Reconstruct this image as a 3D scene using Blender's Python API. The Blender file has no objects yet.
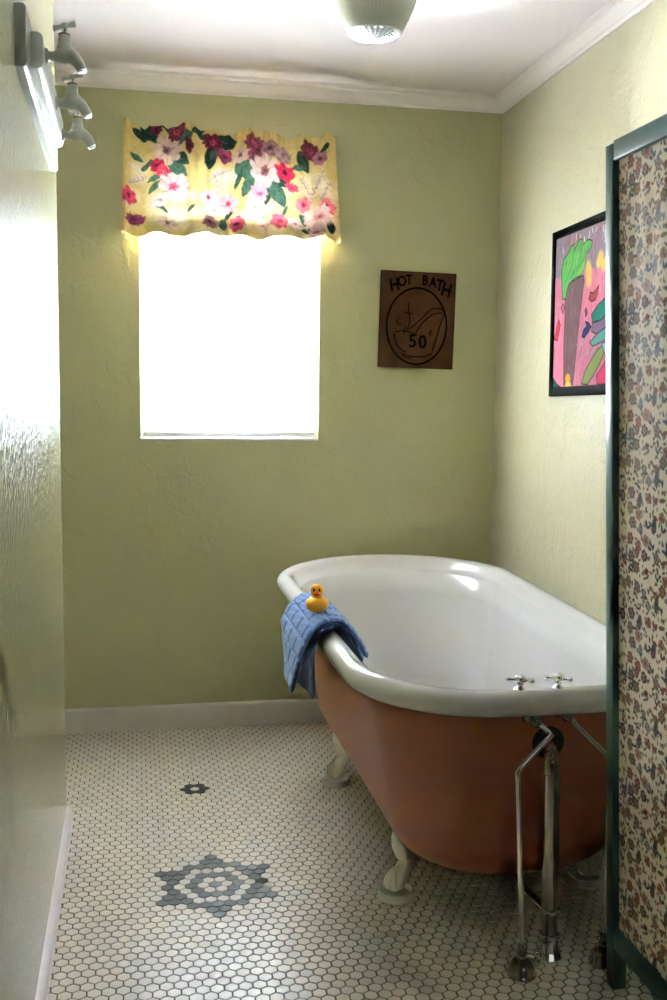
import bpy, bmesh, math, random
import numpy as np
from mathutils import Vector, Matrix
PI = math.pi
scene = bpy.context.scene
COL = scene.collection
rnd = random.Random(7)

# ---------------------------------------------------------------- camera
FPX, PITCH, YAW, ROLL, CAMH = 1038.675, .105655, .18894, .011709, 1.24
_r = Vector((math.cos(YAW), -math.sin(YAW), 0)); _f0 = Vector((math.sin(YAW), math.cos(YAW), 0)); _u = Vector((0, 0, 1))
_fw = _f0 * math.cos(PITCH) - _u * math.sin(PITCH); _up = _u * math.cos(PITCH) + _f0 * math.sin(PITCH)
_r2 = _r * math.cos(ROLL) + _up * math.sin(ROLL); _u2 = -_r * math.sin(ROLL) + _up * math.cos(ROLL)
cam = bpy.data.cameras.new('camera'); camo = bpy.data.objects.new('camera', cam); COL.objects.link(camo)
cam.sensor_fit = 'VERTICAL'; cam.sensor_height = 36; cam.sensor_width = 24; cam.lens = 36 * FPX / 1000; cam.clip_start = .02
M = Matrix.Identity(4)
for i in range(3):
    M[i][0] = _r2[i]; M[i][1] = _u2[i]; M[i][2] = -_fw[i]
M[0][3], M[1][3], M[2][3] = 0, 0, CAMH
camo.matrix_world = M
scene.camera = camo

# ---------------------------------------------------------------- room numbers (metres)
YB, XR, XL, YL, ZC = 3.746, 1.330, -.2015, 2.935, 2.307
WX0, WX1, WZ0, WZ1 = .018, .657, 1.055, 2.02
YD = .85       # bathroom ends here; behind it an invented dark enclosure cuts bounced light
YN = -2.2      # far wall of that added enclosure
XA = -1.05     # wall of the alcove past the left wall

# ---------------------------------------------------------------- light
w = bpy.data.worlds.new('world'); scene.world = w; w.use_nodes = True
nt = w.node_tree; nt.nodes.clear()
o_ = nt.nodes.new('ShaderNodeOutputWorld'); bg = nt.nodes.new('ShaderNodeBackground')
bg.inputs[0].default_value = (.82, .92, 1.0, 1); bg.inputs[1].default_value = 3.0
nt.links.new(bg.outputs[0], o_.inputs[0])

def area(name, loc, aim, sx, sy, power, col):
    l = bpy.data.lights.new(name, 'AREA'); l.shape = 'RECTANGLE'; l.size = sx; l.size_y = sy; l.energy = power; l.color = col
    o = bpy.data.objects.new(name, l); COL.objects.link(o); o.location = loc
    d = (Vector(aim) - Vector(loc)).normalized(); o.rotation_euler = d.to_track_quat('-Z', 'Y').to_euler()
    return o
# overcast daylight outside the window, and the light thrown up by the bright ground outside
area('daylight_sky', (.34, YB + .75, 1.85), (.34, YB, 1.62), 3.6, 2.2, 13500, (.80, .90, 1.03))
area('daylight_ground', (.34, YB + .70, .55), (.34, YB, 1.55), 3.6, 1.1, 2400, (.81, .90, 1.03))
# added weak fill from behind the camera, no real source
area('rear_fill', (.55, YN + .25, 1.75), (.6, 2.0, 1.3), 1.0, 1.0, .5, (1.0, .97, .92))
vs = scene.view_settings
vs.view_transform = 'Standard'; vs.look = 'None'; vs.gamma = 1.0; vs.use_curve_mapping = False; vs.exposure = 2.34

# ---------------------------------------------------------------- helpers
ORG = {}
def srgb(r, g, b):
    f = lambda c: (c / 255 / 12.92) if c / 255 <= .04045 else ((c / 255 + .055) / 1.055) ** 2.4
    return (f(r), f(g), f(b), 1)
def thing(name, label, cat, loc=(0, 0, 0), group=None):
    o = bpy.data.objects.new(name, None); COL.objects.link(o); o.location = loc; o.empty_display_size = .05
    o['label'] = label; o['category'] = cat
    if group: o['group'] = group
    ORG[o.name] = Vector(loc); return o
def tag(o, label, cat, group=None):
    o['label'] = label; o['category'] = cat
    if group: o['group'] = group
    return o
def put(name, V, F, mat, parent=None, smooth=35, midx=None, origin=None, colors=None):
    """links vertices given in WORLD coordinates as one mesh object under parent"""
    off = ORG[parent.name] if parent is not None else (Vector(origin) if origin else Vector((0, 0, 0)))
    me = bpy.data.meshes.new(name)
    V = np.asarray(V, float) - np.array(off)
    me.from_pydata(V.tolist(), [], [tuple(int(i) for i in f) for f in F])
    for m in (mat if isinstance(mat, (list, tuple)) else [mat]): me.materials.append(m)
    if midx is not None: me.polygons.foreach_set('material_index', np.asarray(midx, np.int32))
    if smooth:
        me.polygons.foreach_set('use_smooth', [True] * len(me.polygons))
        me.update(); me.set_sharp_from_angle(angle=math.radians(smooth))
    if colors is not None:
        a = me.color_attributes.new('paint', 'FLOAT_COLOR', 'POINT')
        c = np.ones((len(V), 4), np.float32); c[:, :3] = colors; a.data.foreach_set('color', c.ravel())
    me.update()
    o = bpy.data.objects.new(name, me); COL.objects.link(o)
    if parent is not None:
        o.parent = parent; ORG[o.name] = off
    else:
        o.location = off; ORG[o.name] = Vector(off)
    return o
def struct(name, V, F, mat, parent=None, **k):
    o = put(name, V, F, mat, parent, **k)
    if parent is None: o['kind'] = 'structure'
    return o
class G:
    """collects geometry"""
    def __init__(s): s.V = []; s.F = []; s.I = []
    def add(s, V, F, mi=0):
        n = len(s.V); s.V += [tuple(v) for v in V]; s.F += [tuple(i + n for i in f) for f in F]; s.I += [mi] * len(F); return s
    def bm(s, bm, mi=0, M=None):
        if M is not None: bmesh.ops.transform(bm, matrix=M, verts=bm.verts)
        bm.verts.ensure_lookup_table(); bm.verts.index_update()
        s.add([v.co[:] for v in bm.verts], [[v.index for v in f.verts] for f in bm.faces], mi); bm.free(); return s
    def box(s, a, b, bev=0, mi=0, seg=2, M=None):
        bm = bmesh.new(); bmesh.ops.create_cube(bm, size=1)
        a = Vector(a); b = Vector(b); c = (a + b) / 2; d = b - a
        for v in bm.verts: v.co = Vector((v.co.x * d.x, v.co.y * d.y, v.co.z * d.z)) + c
        if bev: bmesh.ops.bevel(bm, geom=bm.edges[:], offset=bev, segments=seg, affect='EDGES', profile=.6)
        return s.bm(bm, mi, M)
    def lathe(s, prof, c=(0, 0, 0), n=40, mi=0, axis=None, rad=None, closed=False):
        """prof = [(r, z)] about +Z, then turned to axis, moved to c"""
        V = []; F = []
        for (r, z) in prof:
            for k in range(n):
                t = 2 * PI * k / n; rr = r * (rad(t, z) if rad else 1); V.append(Vector((rr * math.cos(t), rr * math.sin(t), z)))
        m = len(prof)
        for i in range(m - 1):
            for k in range(n):
                F.append((i * n + k, i * n + (k + 1) % n, (i + 1) * n + (k + 1) % n, (i + 1) * n + k))
        if prof[0][0] > 1e-5: F.append(tuple(reversed(range(n))))
        if prof[-1][0] > 1e-5: F.append(tuple(range((m - 1) * n, m * n)))
        q = Vector(axis).to_track_quat('Z', 'Y') if axis else None
        V = [((q @ v) if q else v) + Vector(c) for v in V]
        return s.add(V, F, mi)
    def tube(s, P, R, n=12, mi=0, flat=1.0, caps=True, up=None):
        """sweep a circle along points P with radii R"""
        P = [Vector(p) for p in P]; m = len(P)
        R = [R] * m if isinstance(R, (int, float)) else list(R)
        T = [(P[min(i + 1, m - 1)] - P[max(i - 1, 0)]).normalized() for i in range(m)]
        a = Vector(up) if up else (Vector((0, 0, 1)) if abs(T[0].z) < .9 else Vector((0, 1, 0)))
        V = []; F = []
        for i in range(m):
            b = T[i].cross(a).normalized(); a = b.cross(T[i]).normalized()
            for k in range(n):
                t = 2 * PI * k / n; V.append(P[i] + (b * math.cos(t) + a * math.sin(t) * flat) * R[i])
        for i in range(m - 1):
            for k in range(n): F.append((i * n + k, i * n + (k + 1) % n, (i + 1) * n + (k + 1) % n, (i + 1) * n + k))
        if caps: F += [tuple(reversed(range(n))), tuple(range((m - 1) * n, m * n))]
        return s.add(V, F, mi)
    def ball(s, c, r, sc=(1, 1, 1), mi=0, u=20, v=12):
        bm = bmesh.new(); bmesh.ops.create_uvsphere(bm, u_segments=u, v_segments=v, radius=r)
        for q in bm.verts: q.co = Vector((q.co.x * sc[0], q.co.y * sc[1], q.co.z * sc[2])) + Vector(c)
        return s.bm(bm, mi)
    def put(s, name, mat, parent=None, **k):
        if isinstance(mat, (list, tuple)): k['midx'] = s.I
        return put(name, s.V, s.F, mat, parent, **k)
    def struct(s, name, mat, parent=None, **k):
        if isinstance(mat, (list, tuple)): k['midx'] = s.I
        return struct(name, s.V, s.F, mat, parent, **k)
def spline(P, n=8):
    """Catmull-Rom through points (any dimension)"""
    P = [np.array(p, float) for p in P]; out = []
    for i in range(len(P) - 1):
        p0 = P[max(i - 1, 0)]; p1 = P[i]; p2 = P[i + 1]; p3 = P[min(i + 2, len(P) - 1)]
        for k in range(n):
            t = k / n
            out.append(.5 * ((2 * p1) + (-p0 + p2) * t + (2 * p0 - 5 * p1 + 4 * p2 - p3) * t * t + (-p0 + 3 * p1 - 3 * p2 + p3) * t ** 3))
    out.append(P[-1]); return out
def copy_tree(o, loc, label=None):
    r = o.copy(); COL.objects.link(r); r.location = loc; ORG[r.name] = Vector(loc)
    if label: r['label'] = label
    for ch in list(o.children):
        c = ch.copy(); COL.objects.link(c); c.parent = r
        for g in list(ch.children):
            d = g.copy(); COL.objects.link(d); d.parent = c
    return r

# ---------------------------------------------------------------- materials
def mat(name, col, rough=.5, metal=0, coat=0, coat_rough=.1, bump=None, var=None, spec=.5, sheen=0, trans=0, attr=None, colvar=None, subs=0):
    m = bpy.data.materials.new(name); m.use_nodes = True; N = m.node_tree.nodes; L = m.node_tree.links
    b = N['Principled BSDF']
    b.inputs['Base Color'].default_value = col; b.inputs['Roughness'].default_value = rough; b.inputs['Metallic'].default_value = metal
    b.inputs['Coat Weight'].default_value = coat; b.inputs['Coat Roughness'].default_value = coat_rough
    b.inputs['Specular IOR Level'].default_value = spec; b.inputs['Sheen Weight'].default_value = sheen
    b.inputs['Subsurface Weight'].default_value = subs
    tc = N.new('ShaderNodeTexCoord')
    cs = None
    if attr:
        a = N.new('ShaderNodeAttribute'); a.attribute_name = attr; cs = a.outputs['Color']
    if var:   # (scale, amount): gentle blotchy variation of the surface's own colour
        n = N.new('ShaderNodeTexNoise'); n.inputs['Scale'].default_value = var[0]; n.inputs['Detail'].default_value = 5
        L.new(tc.outputs['Object'], n.inputs['Vector'])
        mr = N.new('ShaderNodeMapRange'); mr.inputs[1].default_value = .3; mr.inputs[2].default_value = .7
        mr.inputs[3].default_value = 1 - var[1]; mr.inputs[4].default_value = 1 + var[1] * .4
        L.new(n.outputs[0], mr.inputs[0])
        mx = N.new('ShaderNodeMix'); mx.data_type = 'RGBA'; mx.blend_type = 'MULTIPLY'; mx.inputs[0].default_value = 1
        if cs: L.new(cs, mx.inputs[6])
        else: mx.inputs[6].default_value = col
        cb = N.new('ShaderNodeCombineColor')
        for i in range(3): L.new(mr.outputs[0], cb.inputs[i])
        L.new(cb.outputs[0], mx.inputs[7]); cs = mx.outputs[2]
    if cs: L.new(cs, b.inputs['Base Color'])
    if bump:   # list of (kind, scale, strength, distance, stretch)
        prev = None
        for kind, sc, st, dist, stretch in bump:
            mp = N.new('ShaderNodeMapping'); mp.inputs['Scale'].default_value = stretch; L.new(tc.outputs['Object'], mp.inputs[0])
            if kind == 'noise':
                t = N.new('ShaderNodeTexNoise'); t.inputs['Scale'].default_value = sc; t.inputs['Detail'].default_value = 3
            elif kind == 'blob':
                t = N.new('ShaderNodeTexVoronoi'); t.feature = 'SMOOTH_F1'; t.inputs['Scale'].default_value = sc; t.inputs['Smoothness'].default_value = .4
            elif kind == 'knock':
                t = N.new('ShaderNodeTexNoise'); t.inputs['Scale'].default_value = sc; t.inputs['Detail'].default_value = 2; t.inputs['Distortion'].default_value = 1.2
            L.new(mp.outputs[0], t.inputs['Vector'])
            hs = t.outputs[0]
            if kind == 'knock':
                r = N.new('ShaderNodeMapRange'); r.interpolation_type = 'SMOOTHSTEP'; r.inputs[1].default_value = .50; r.inputs[2].default_value = .60; L.new(hs, r.inputs[0]); hs = r.outputs[0]
            bp = N.new('ShaderNodeBump'); bp.inputs['Strength'].default_value = st; bp.inputs['Distance'].default_value = dist
            L.new(hs, bp.inputs['Height'])
            if prev: L.new(prev, bp.inputs['Normal'])
            prev = bp.outputs[0]
        L.new(prev, b.inputs['Normal']); L.new(prev, b.inputs['Coat Normal'])
    if trans:
        t = N.new('ShaderNodeBsdfTranslucent'); mix = N.new('ShaderNodeMixShader'); mix.inputs[0].default_value = trans
        if cs: L.new(cs, t.inputs[0])
        else: t.inputs[0].default_value = col
        L.new(b.outputs[0], mix.inputs[1]); L.new(t.outputs[0], mix.inputs[2]); L.new(mix.outputs[0], N['Material Output'].inputs[0])
    return m
U1 = (1, 1, 1)
GREEN = srgb(184, 181, 135)
M_wall = mat('wall_paint', GREEN, .5, bump=[('knock', 11, .55, .0020, U1), ('noise', 80, .7, .0024, U1)], var=(1.6, .05), spec=.4)
M_wallr_lit = mat('wall_paint_right_lit', srgb(200, 192, 158), .36, bump=[('knock', 9, .5, .0020, (1, 1, .8)), ('noise', 75, .8, .0028, U1)], var=(1.6, .05), spec=.6)  # same paint as the other walls, colour lightened to imitate window sheen
M_walll = mat('wall_paint_gloss', GREEN, .09, bump=[('noise', 75, 1.0, .008, (1, 1, .8)), ('noise', 160, .8, .003, (1, 1, .6))], var=(2.2, .06), spec=.35)
M_ceil = mat('ceiling_paint', srgb(236, 226, 224), .8, bump=[('noise', 60, .25, .001, U1)])
M_trim = mat('trim_paint', srgb(240, 231, 226), .4, bump=[('noise', 30, .1, .001, U1)])
M_trimo = mat('baseboard_paint', srgb(214, 208, 196), .42, bump=[('noise', 30, .15, .001, U1)], var=(9, .08))
M_tile = mat('white_floor_tile', srgb(222, 210, 188), .33, attr='paint', bump=[('noise', 40, .12, .001, U1)])
M_absorb = mat('added_dark_absorber', srgb(62, 50, 40), .6, var=(3, .2))  # for the invented enclosure, dark so less light bounces back
M_dtile = mat('dark_floor_tile', srgb(66, 72, 66), .45, spec=.3, attr='paint', bump=[('noise', 40, .12, .001, U1)])
M_grout = mat('floor_grout', srgb(82, 74, 62), .9, var=(14, .3))
M_vinyl = mat('window_vinyl', srgb(235, 235, 235), .35)
M_slat = mat('blind_slat', srgb(250, 250, 250), .5, trans=.72)
M_rail = mat('blind_rail', srgb(205, 200, 198), .4)
M_cord = mat('blind_cord', srgb(226, 226, 222), .7)
M_sill = mat('stone_sill', srgb(214, 212, 208), .2, var=(25, .1))
M_enamel = mat('white_enamel', srgb(218, 215, 211), .16, coat=.6, coat_rough=.05, var=(5, .03))
M_rose = mat('rose_tub_paint', srgb(150, 86, 62), .42, var=(4, .07), bump=[('noise', 50, .12, .001, U1)], spec=.4)
M_footw = mat('white_foot_paint', srgb(226, 222, 208), .4, bump=[('noise', 60, .15, .001, U1)])
M_chrome = mat('chrome', (.78, .79, .80, 1), .09, metal=1)
M_chromed = mat('dull_chrome', (.42, .41, .37, 1), .22, metal=1, var=(30, .25))
M_black = mat('dark_metal', (.035, .033, .03, 1), .25, metal=.6)
M_duck = mat('yellow_vinyl', srgb(252, 176, 18), .32, subs=.05, coat=.3)
M_beak = mat('orange_beak', srgb(214, 66, 12), .35)
M_eye = mat('black_eye', (.01, .01, .01, 1), .3)
M_towel = mat('blue_towel', srgb(84, 114, 164), .95, sheen=.3, bump=[('noise', 420, .9, .002, U1)], var=(60, .12), spec=.1)
M_screen = mat('teal_frame_paint', srgb(56, 86, 80), .3, var=(12, .08), bump=[('noise', 40, .12, .001, U1)])
M_fabric = mat('floral_screen_fabric', (1, 1, 1, 1), .6, attr='paint', bump=[('noise', 500, .25, .0006, U1)], spec=.10)
M_val = mat('floral_valance_cotton', (1, 1, 1, 1), .9, attr='paint', trans=.03, bump=[('noise', 600, .15, .0005, U1)], spec=.1)
M_frame = mat('black_picture_frame', srgb(7, 9, 7), .8, spec=.05, bump=[('noise', 60, .2, .001, (1, .1, 1))])
M_art = mat('watercolour_paper', (1, 1, 1, 1), .95, spec=.05, attr='paint')
M_wood = mat('dark_carved_wood', srgb(64, 42, 25), .85, spec=.08, var=(14, .35), bump=[('noise', 30, .4, .002, (8, 1, .6))])
M_woodc = mat('carved_line_stain', srgb(16, 11, 7), 1.0, spec=.0)
M_tap = mat('aged_cream_paint', srgb(166, 168, 152), .38, var=(30, .06), bump=[('noise', 60, .15, .001, U1)])
M_brd = mat('white_rack_paint', srgb(186, 188, 178), .3, var=(9, .06))
M_brass = mat('brown_washer', srgb(112, 84, 52), .5)
M_shade = mat('ribbed_milky_glass', srgb(166, 168, 152), .35, trans=.06, coat=.4)
M_lens = mat('prismatic_glass', (.42, .45, .47, 1), .08, coat=1, coat_rough=.03, spec=1)
M_hook = mat('white_plastic', srgb(226, 226, 222), .35)
# window glass: mostly clear with a faint mirror
M_glass = bpy.data.materials.new('window_glass'); M_glass.use_nodes = True
N = M_glass.node_tree.nodes; L = M_glass.node_tree.links; N.clear()
a = N.new('ShaderNodeBsdfTransparent'); g = N.new('ShaderNodeBsdfGlossy'); g.inputs['Roughness'].default_value = .02
x = N.new('ShaderNodeMixShader'); fr = N.new('ShaderNodeFresnel'); fr.inputs[0].default_value = 1.45; oo = N.new('ShaderNodeOutputMaterial')
L.new(fr.outputs[0], x.inputs[0]); L.new(a.outputs[0], x.inputs[1]); L.new(g.outputs[0], x.inputs[2]); L.new(x.outputs[0], oo.inputs[0])

# ================================================================ ROOM SHELL
# ---- back wall with window opening
T = .16
g = G()
for a, b in [((XA, YB, 0), (WX0, YB + T, ZC)), ((WX1, YB, 0), (XR + .12, YB + T, ZC)), ((WX0, YB, 0), (WX1, YB + T, WZ0)), ((WX0, YB, WZ1), (WX1, YB + T, ZC))]:
    g.box(a, b)
g.struct('wall_back', M_wall, smooth=0)
G().box((XR, YD, 0), (XR + .12, YB, ZC)).struct('wall_right', M_wallr_lit, smooth=0)
G().box((XL - .11, YD, 0), (XL, YL, ZC), bev=.006, seg=3).struct('wall_left', M_walll)
G().box((XL - .91, YN, 0), (XL - .81, YD, ZC)).struct('wall_added_dark_left', M_absorb, smooth=0)  # added unseen shell behind the camera starts here, absorbs bounce light
G().box((XR + .6, YN, 0), (XR + .7, YD, ZC)).struct('wall_added_dark_right', M_absorb, smooth=0)
G().box((XL - .91, YD, 0), (XL - .11, YD + .1, ZC)).struct('wall_added_dark_return_left', M_absorb, smooth=0)
G().box((XR + .12, YD, 0), (XR + .7, YD + .1, ZC)).struct('wall_added_dark_return_right', M_absorb, smooth=0)
G().box((XL - .91, YN - .12, ZC), (XR + .7, YD, ZC + .1)).struct('ceiling_added_dark', M_absorb, smooth=0)
G().box((XL - .91, YN - .12, -.08), (XR + .7, YD - .004, -.001)).struct('floor_added_dark', M_absorb, smooth=0)
G().box((XA - .1, YL - .9, 0), (XA, YB, ZC)).struct('wall_alcove', M_wall, smooth=0)
G().box((XA, YL - 1.0, 0), (XL - .11, YL - .9, ZC)).struct('wall_alcove_near', M_wall, smooth=0)
G().box((XL - .91, YN - .12, 0), (XR + .7, YN, ZC)).struct('wall_added_dark_end', M_absorb, smooth=0)  # closes the added dark shell
G().box((XA - .1, YD, ZC), (XR + .12, YB + T, ZC + .1)).struct('ceiling', M_ceil, smooth=0)

# ---- hexagon tiled floor
P_, MX, MY = .02951, .1872, 2.5063
def hex_floor():
    rowp = P_ * math.sqrt(3) / 2
    Vs = []; Fs = []; Mi = []; Cs = []
    x0, x1, y0, y1 = XA, XR + .02, YD, YB + .01
    half = P_ / 2 - .00125
    R = half / math.cos(PI / 6)
    ang = [PI / 2 + k * PI / 3 for k in range(6)]
    rr = np.random.RandomState(4)
    r0 = math.floor((y0 - MY) / rowp); r1 = math.ceil((y1 - MY) / rowp)
    n = 0
    for r in range(r0, r1 + 1):
        c0 = math.floor((x0 - MX) / P_); c1 = math.ceil((x1 - MX) / P_)
        for c in range(c0, c1 + 1):
            cx = MX + (c + .5 * (r & 1)) * P_; cy = MY + r * rowp
            if cx < x0 - .01 or cx > x1 or cy > y1: continue
            if cy < YL - .9 and cx < XL - .03: continue
            q = c - (r - (r & 1)) // 2; s = -q - r
            d = max(abs(q), abs(r), abs(s)); mn = min(abs(q), abs(r), abs(s))
            dark = d in (0, 2, 4) or (d == 5 and mn == 2) or (d == 6 and mn == 3)
            q2 = q + 13; rq = r - 25; d2 = max(abs(q2), abs(rq), abs(q2 + rq))
            if d2 == 1: dark = True
            jx, jy = rr.uniform(-.00035, .00035, 2); jz = rr.uniform(-.0003, .0001)
            ta, tb = rr.uniform(-.012, .012, 2)
            k = rr.uniform(.90, 1.04); warm = rr.uniform(-.03, .03)
            base = np.array((srgb(56, 60, 52) if d2 != 1 else srgb(30, 35, 28)) if dark else srgb(204, 193, 174))[:3]
            col = base * k * np.array([1 + warm, 1, 1 - warm])
            for a in ang:
                dx, dy = (R - .0010) * math.cos(a), (R - .0010) * math.sin(a)
                Vs.append((cx + jx + dx, cy + jy + dy, jz + ta * dx + tb * dy))
            for a in ang:
                Vs.append((cx + jx + R * math.cos(a), cy + jy + R * math.sin(a), -.0018))
            Cs += [col] * 12
            Fs.append(tuple(range(n, n + 6))); Mi.append(2 if dark else 1)
            for k2 in range(6):
                Fs.append((n + k2, n + 6 + k2, n + 6 + (k2 + 1) % 6, n + (k2 + 1) % 6)); Mi.append(2 if dark else 1)
            n += 12
    # slab with the grout surface on top
    zt, zb = -.0013, -.08
    sl = [(XA - .1, YD, zb), (XR + .12, YD, zb), (XR + .12, YB + T, zb), (XA - .1, YB + T, zb)]
    sl += [(a, b, zt) for a, b, _ in sl]
    Vs += sl; Cs += [np.ones(3) * .3] * 8
    for f in [(3, 2, 1, 0), (4, 5, 6, 7), (0, 1, 5, 4), (1, 2, 6, 5), (2, 3, 7, 6), (3, 0, 4, 7)]:
        Fs.append(tuple(n + i for i in f)); Mi.append(0)
    put('floor', Vs, Fs, [M_grout, M_tile, M_dtile], smooth=0, midx=Mi, colors=np.array(Cs))['kind'] = 'structure'
hex_floor()

# ---- crown moulding and baseboards: a profile (out, up) run along a wall
def run(name, prof, p0, p1, out, m, ends=(0, 0)):
    """prof points (o, z) swept from p0 to p1; out = unit vector away from the wall; ends = mitre shift per unit o"""
    V = []; F = []; n = len(prof); d = (Vector(p1) - Vector(p0)).normalized()
    for e, p in enumerate((p0, p1)):
        for (o, z) in prof:
            V.append(Vector(p) + Vector(out) * o + Vector((0, 0, z)) + d * (o * ends[e]))
    for i in range(n): F.append((i, (i + 1) % n, n + (i + 1) % n, n + i))
    F += [tuple(reversed(range(n))), tuple(range(n, 2 * n))]
    return struct(name, V, F, m, smooth=25)
CH = ZC - 2.2516
crown = [(0, ZC), (0, ZC - CH), (.006, ZC - CH), (.008, ZC - CH + .008), (.015, ZC - CH + .011), (.019, ZC - CH + .020), (.027, ZC - CH + .030), (.033, ZC - CH + .036), (.034, ZC - CH + .043), (.043, ZC - CH + .047), (.046, ZC)]
run('trim_1', crown, (XA, YB, 0), (XR, YB, 0), (0, -1, 0), M_trim, (0, -1))
run('trim_2', crown, (XR, YB, 0), (XR, YD, 0), (-1, 0, 0), M_trim, (1, 0))
bb = [(0, 0), (.014, 0), (.014, .074), (.011, .082), (.006, .086), (0, .088)]
run('baseboard_back', bb, (XA, YB, 0), (XR, YB, 0), (0, -1, 0), M_trimo)
run('baseboard_right', bb, (XR, YB - .014, 0), (XR, YD, 0), (-1, 0, 0), M_trimo)
bl = [(0, 0), (.016, 0), (.016, .003), (.0145, .004), (.0145, .040), (.011, .046), (.008, .050), (.003, .053), (0, .054)]
run('baseboard_left', bl, (XL, YD, 0), (XL, YL + .004, 0), (1, 0, 0), M_trim)
run('baseboard_left_end', bl, (XL, YL, 0), (XL - .11, YL, 0), (0, 1, 0), M_trim, (-1, 0))

# ================================================================ WINDOW
win = bpy.data.objects.new('window_1', None); COL.objects.link(win); win['kind'] = 'structure'; win.location = (.34, YB + .12, WZ0); ORG['window_1'] = Vector(win.location)
g = G(); yw0, yw1 = YB + .10, YB + .145
for a, b in [((WX0, yw0, WZ0), (WX0 + .035, yw1, WZ1)), ((WX1 - .035, yw0, WZ0), (WX1, yw1, WZ1)), ((WX0 + .035, yw0, WZ0), (WX1 - .035, yw1, WZ0 + .04)), ((WX0 + .035, yw0, WZ1 - .04), (WX1 - .035, yw1, WZ1))]:
    g.box(a, b, .003)
g.put('window_frame', M_vinyl, win)
zm = (WZ0 + WZ1) / 2
g = G()
for z0, z1, dy in [(WZ0 + .04, zm + .015, 0), (zm - .015, WZ1 - .04, .018)]:
    for a, b in [((WX0 + .035, yw0 + .004 + dy, z0), (WX0 + .06, yw0 + .022 + dy, z1)), ((WX1 - .06, yw0 + .004 + dy, z0), (WX1 - .035, yw0 + .022 + dy, z1)),
                 ((WX0 + .06, yw0 + .004 + dy, z0), (WX1 - .06, yw0 + .022 + dy, z0 + .028)), ((WX0 + .06, yw0 + .004 + dy, z1 - .028), (WX1 - .06, yw0 + .022 + dy, z1))]:
        g.box(a, b, .002)
g.put('window_sash', M_vinyl, win)
g = G()
g.box((WX0 + .06, yw0 + .011, WZ0 + .065), (WX1 - .06, yw0 + .014, zm - .01)); g.box((WX0 + .06, yw0 + .029, zm + .01), (WX1 - .06, yw0 + .032, WZ1 - .065))
g.put('window_pane', M_glass, win, smooth=0)
G().box((WX0, YB - .002, WZ0 - .001), (WX1, yw0, WZ0 + .006), .002).put('window_sill', M_sill, win)

# ---- venetian blind
bld = thing('venetian_blind', 'white horizontal slat blind filling the bright window recess', 'blind', (.338, YB + .05, WZ0 + .012))
bx0, bx1, by = WX0 + .008, WX1 - .008, YB + .052
G().box((bx0, by - .025, WZ1 - .05), (bx1, by + .025, WZ1 - .002), .003).put('head_rail', M_rail, bld)
g = G(); pitch = .042; z = WZ0 + .050
TILT = math.radians(-67)
while z < WZ1 - .06:
    V = []; F = []; k = 8
    for sx in (bx0, bx1):
        for lay in (0, 1):
            for i in range(k + 1):
                t = (i / k - .5) * .049; cr = .0035 * (1 - (2 * i / k - 1) ** 2) + (.0022 if lay else 0)
                V.append((sx, by + t * math.cos(TILT) - cr * math.sin(TILT), z + t * math.sin(TILT) + cr * math.cos(TILT)))
    n = k + 1
    for i in range(k):
        F += [(i, i + 1, 2 * n + i + 1, 2 * n + i), (n + i + 1, n + i, 3 * n + i, 3 * n + i + 1)]
    F += [(0, 2 * n, 3 * n, n), (k, n + k, 3 * n + k, 2 * n + k)]
    F += [tuple(list(range(0, n)) [::-1] + list(range(n, 2 * n))), tuple(list(range(2 * n, 3 * n)) + list(range(3 * n, 4 * n))[::-1])]
    g.add(V, F); z += pitch
g.put('slats', M_slat, bld, smooth=30)
G().box((bx0, by - .024, WZ0 + .012), (bx1, by + .024, WZ0 + .028), .004).put('bottom_rail', M_rail, bld)
for cx in (WX0 + .13, .338, WX1 - .13):
    g = G()
    for dy in (-.0262, .0262): g.tube([(cx, by + dy, WZ0 + .022), (cx, by + dy, WZ1 - .03)], .0009, 6)
    g.put('ladder_cord', M_cord, bld)
    G().lathe([(.0001, 0), (.005, 0), (.005, .005), (.0001, .006)], (cx, by - .012, WZ0 + .006), 12).put('cord_plug', M_cord, bld)
G().tube([(WX1 - .06, by - .030, 1.30), (WX1 - .06, by - .030, WZ1 - .03)], .0013, 6).lathe([(.0012, 0), (.0055, .004), (.0045, .026), (.0012, .032)], (WX1 - .06, by - .030, 1.272), 12).put('pull_cord', M_cord, bld)
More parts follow.
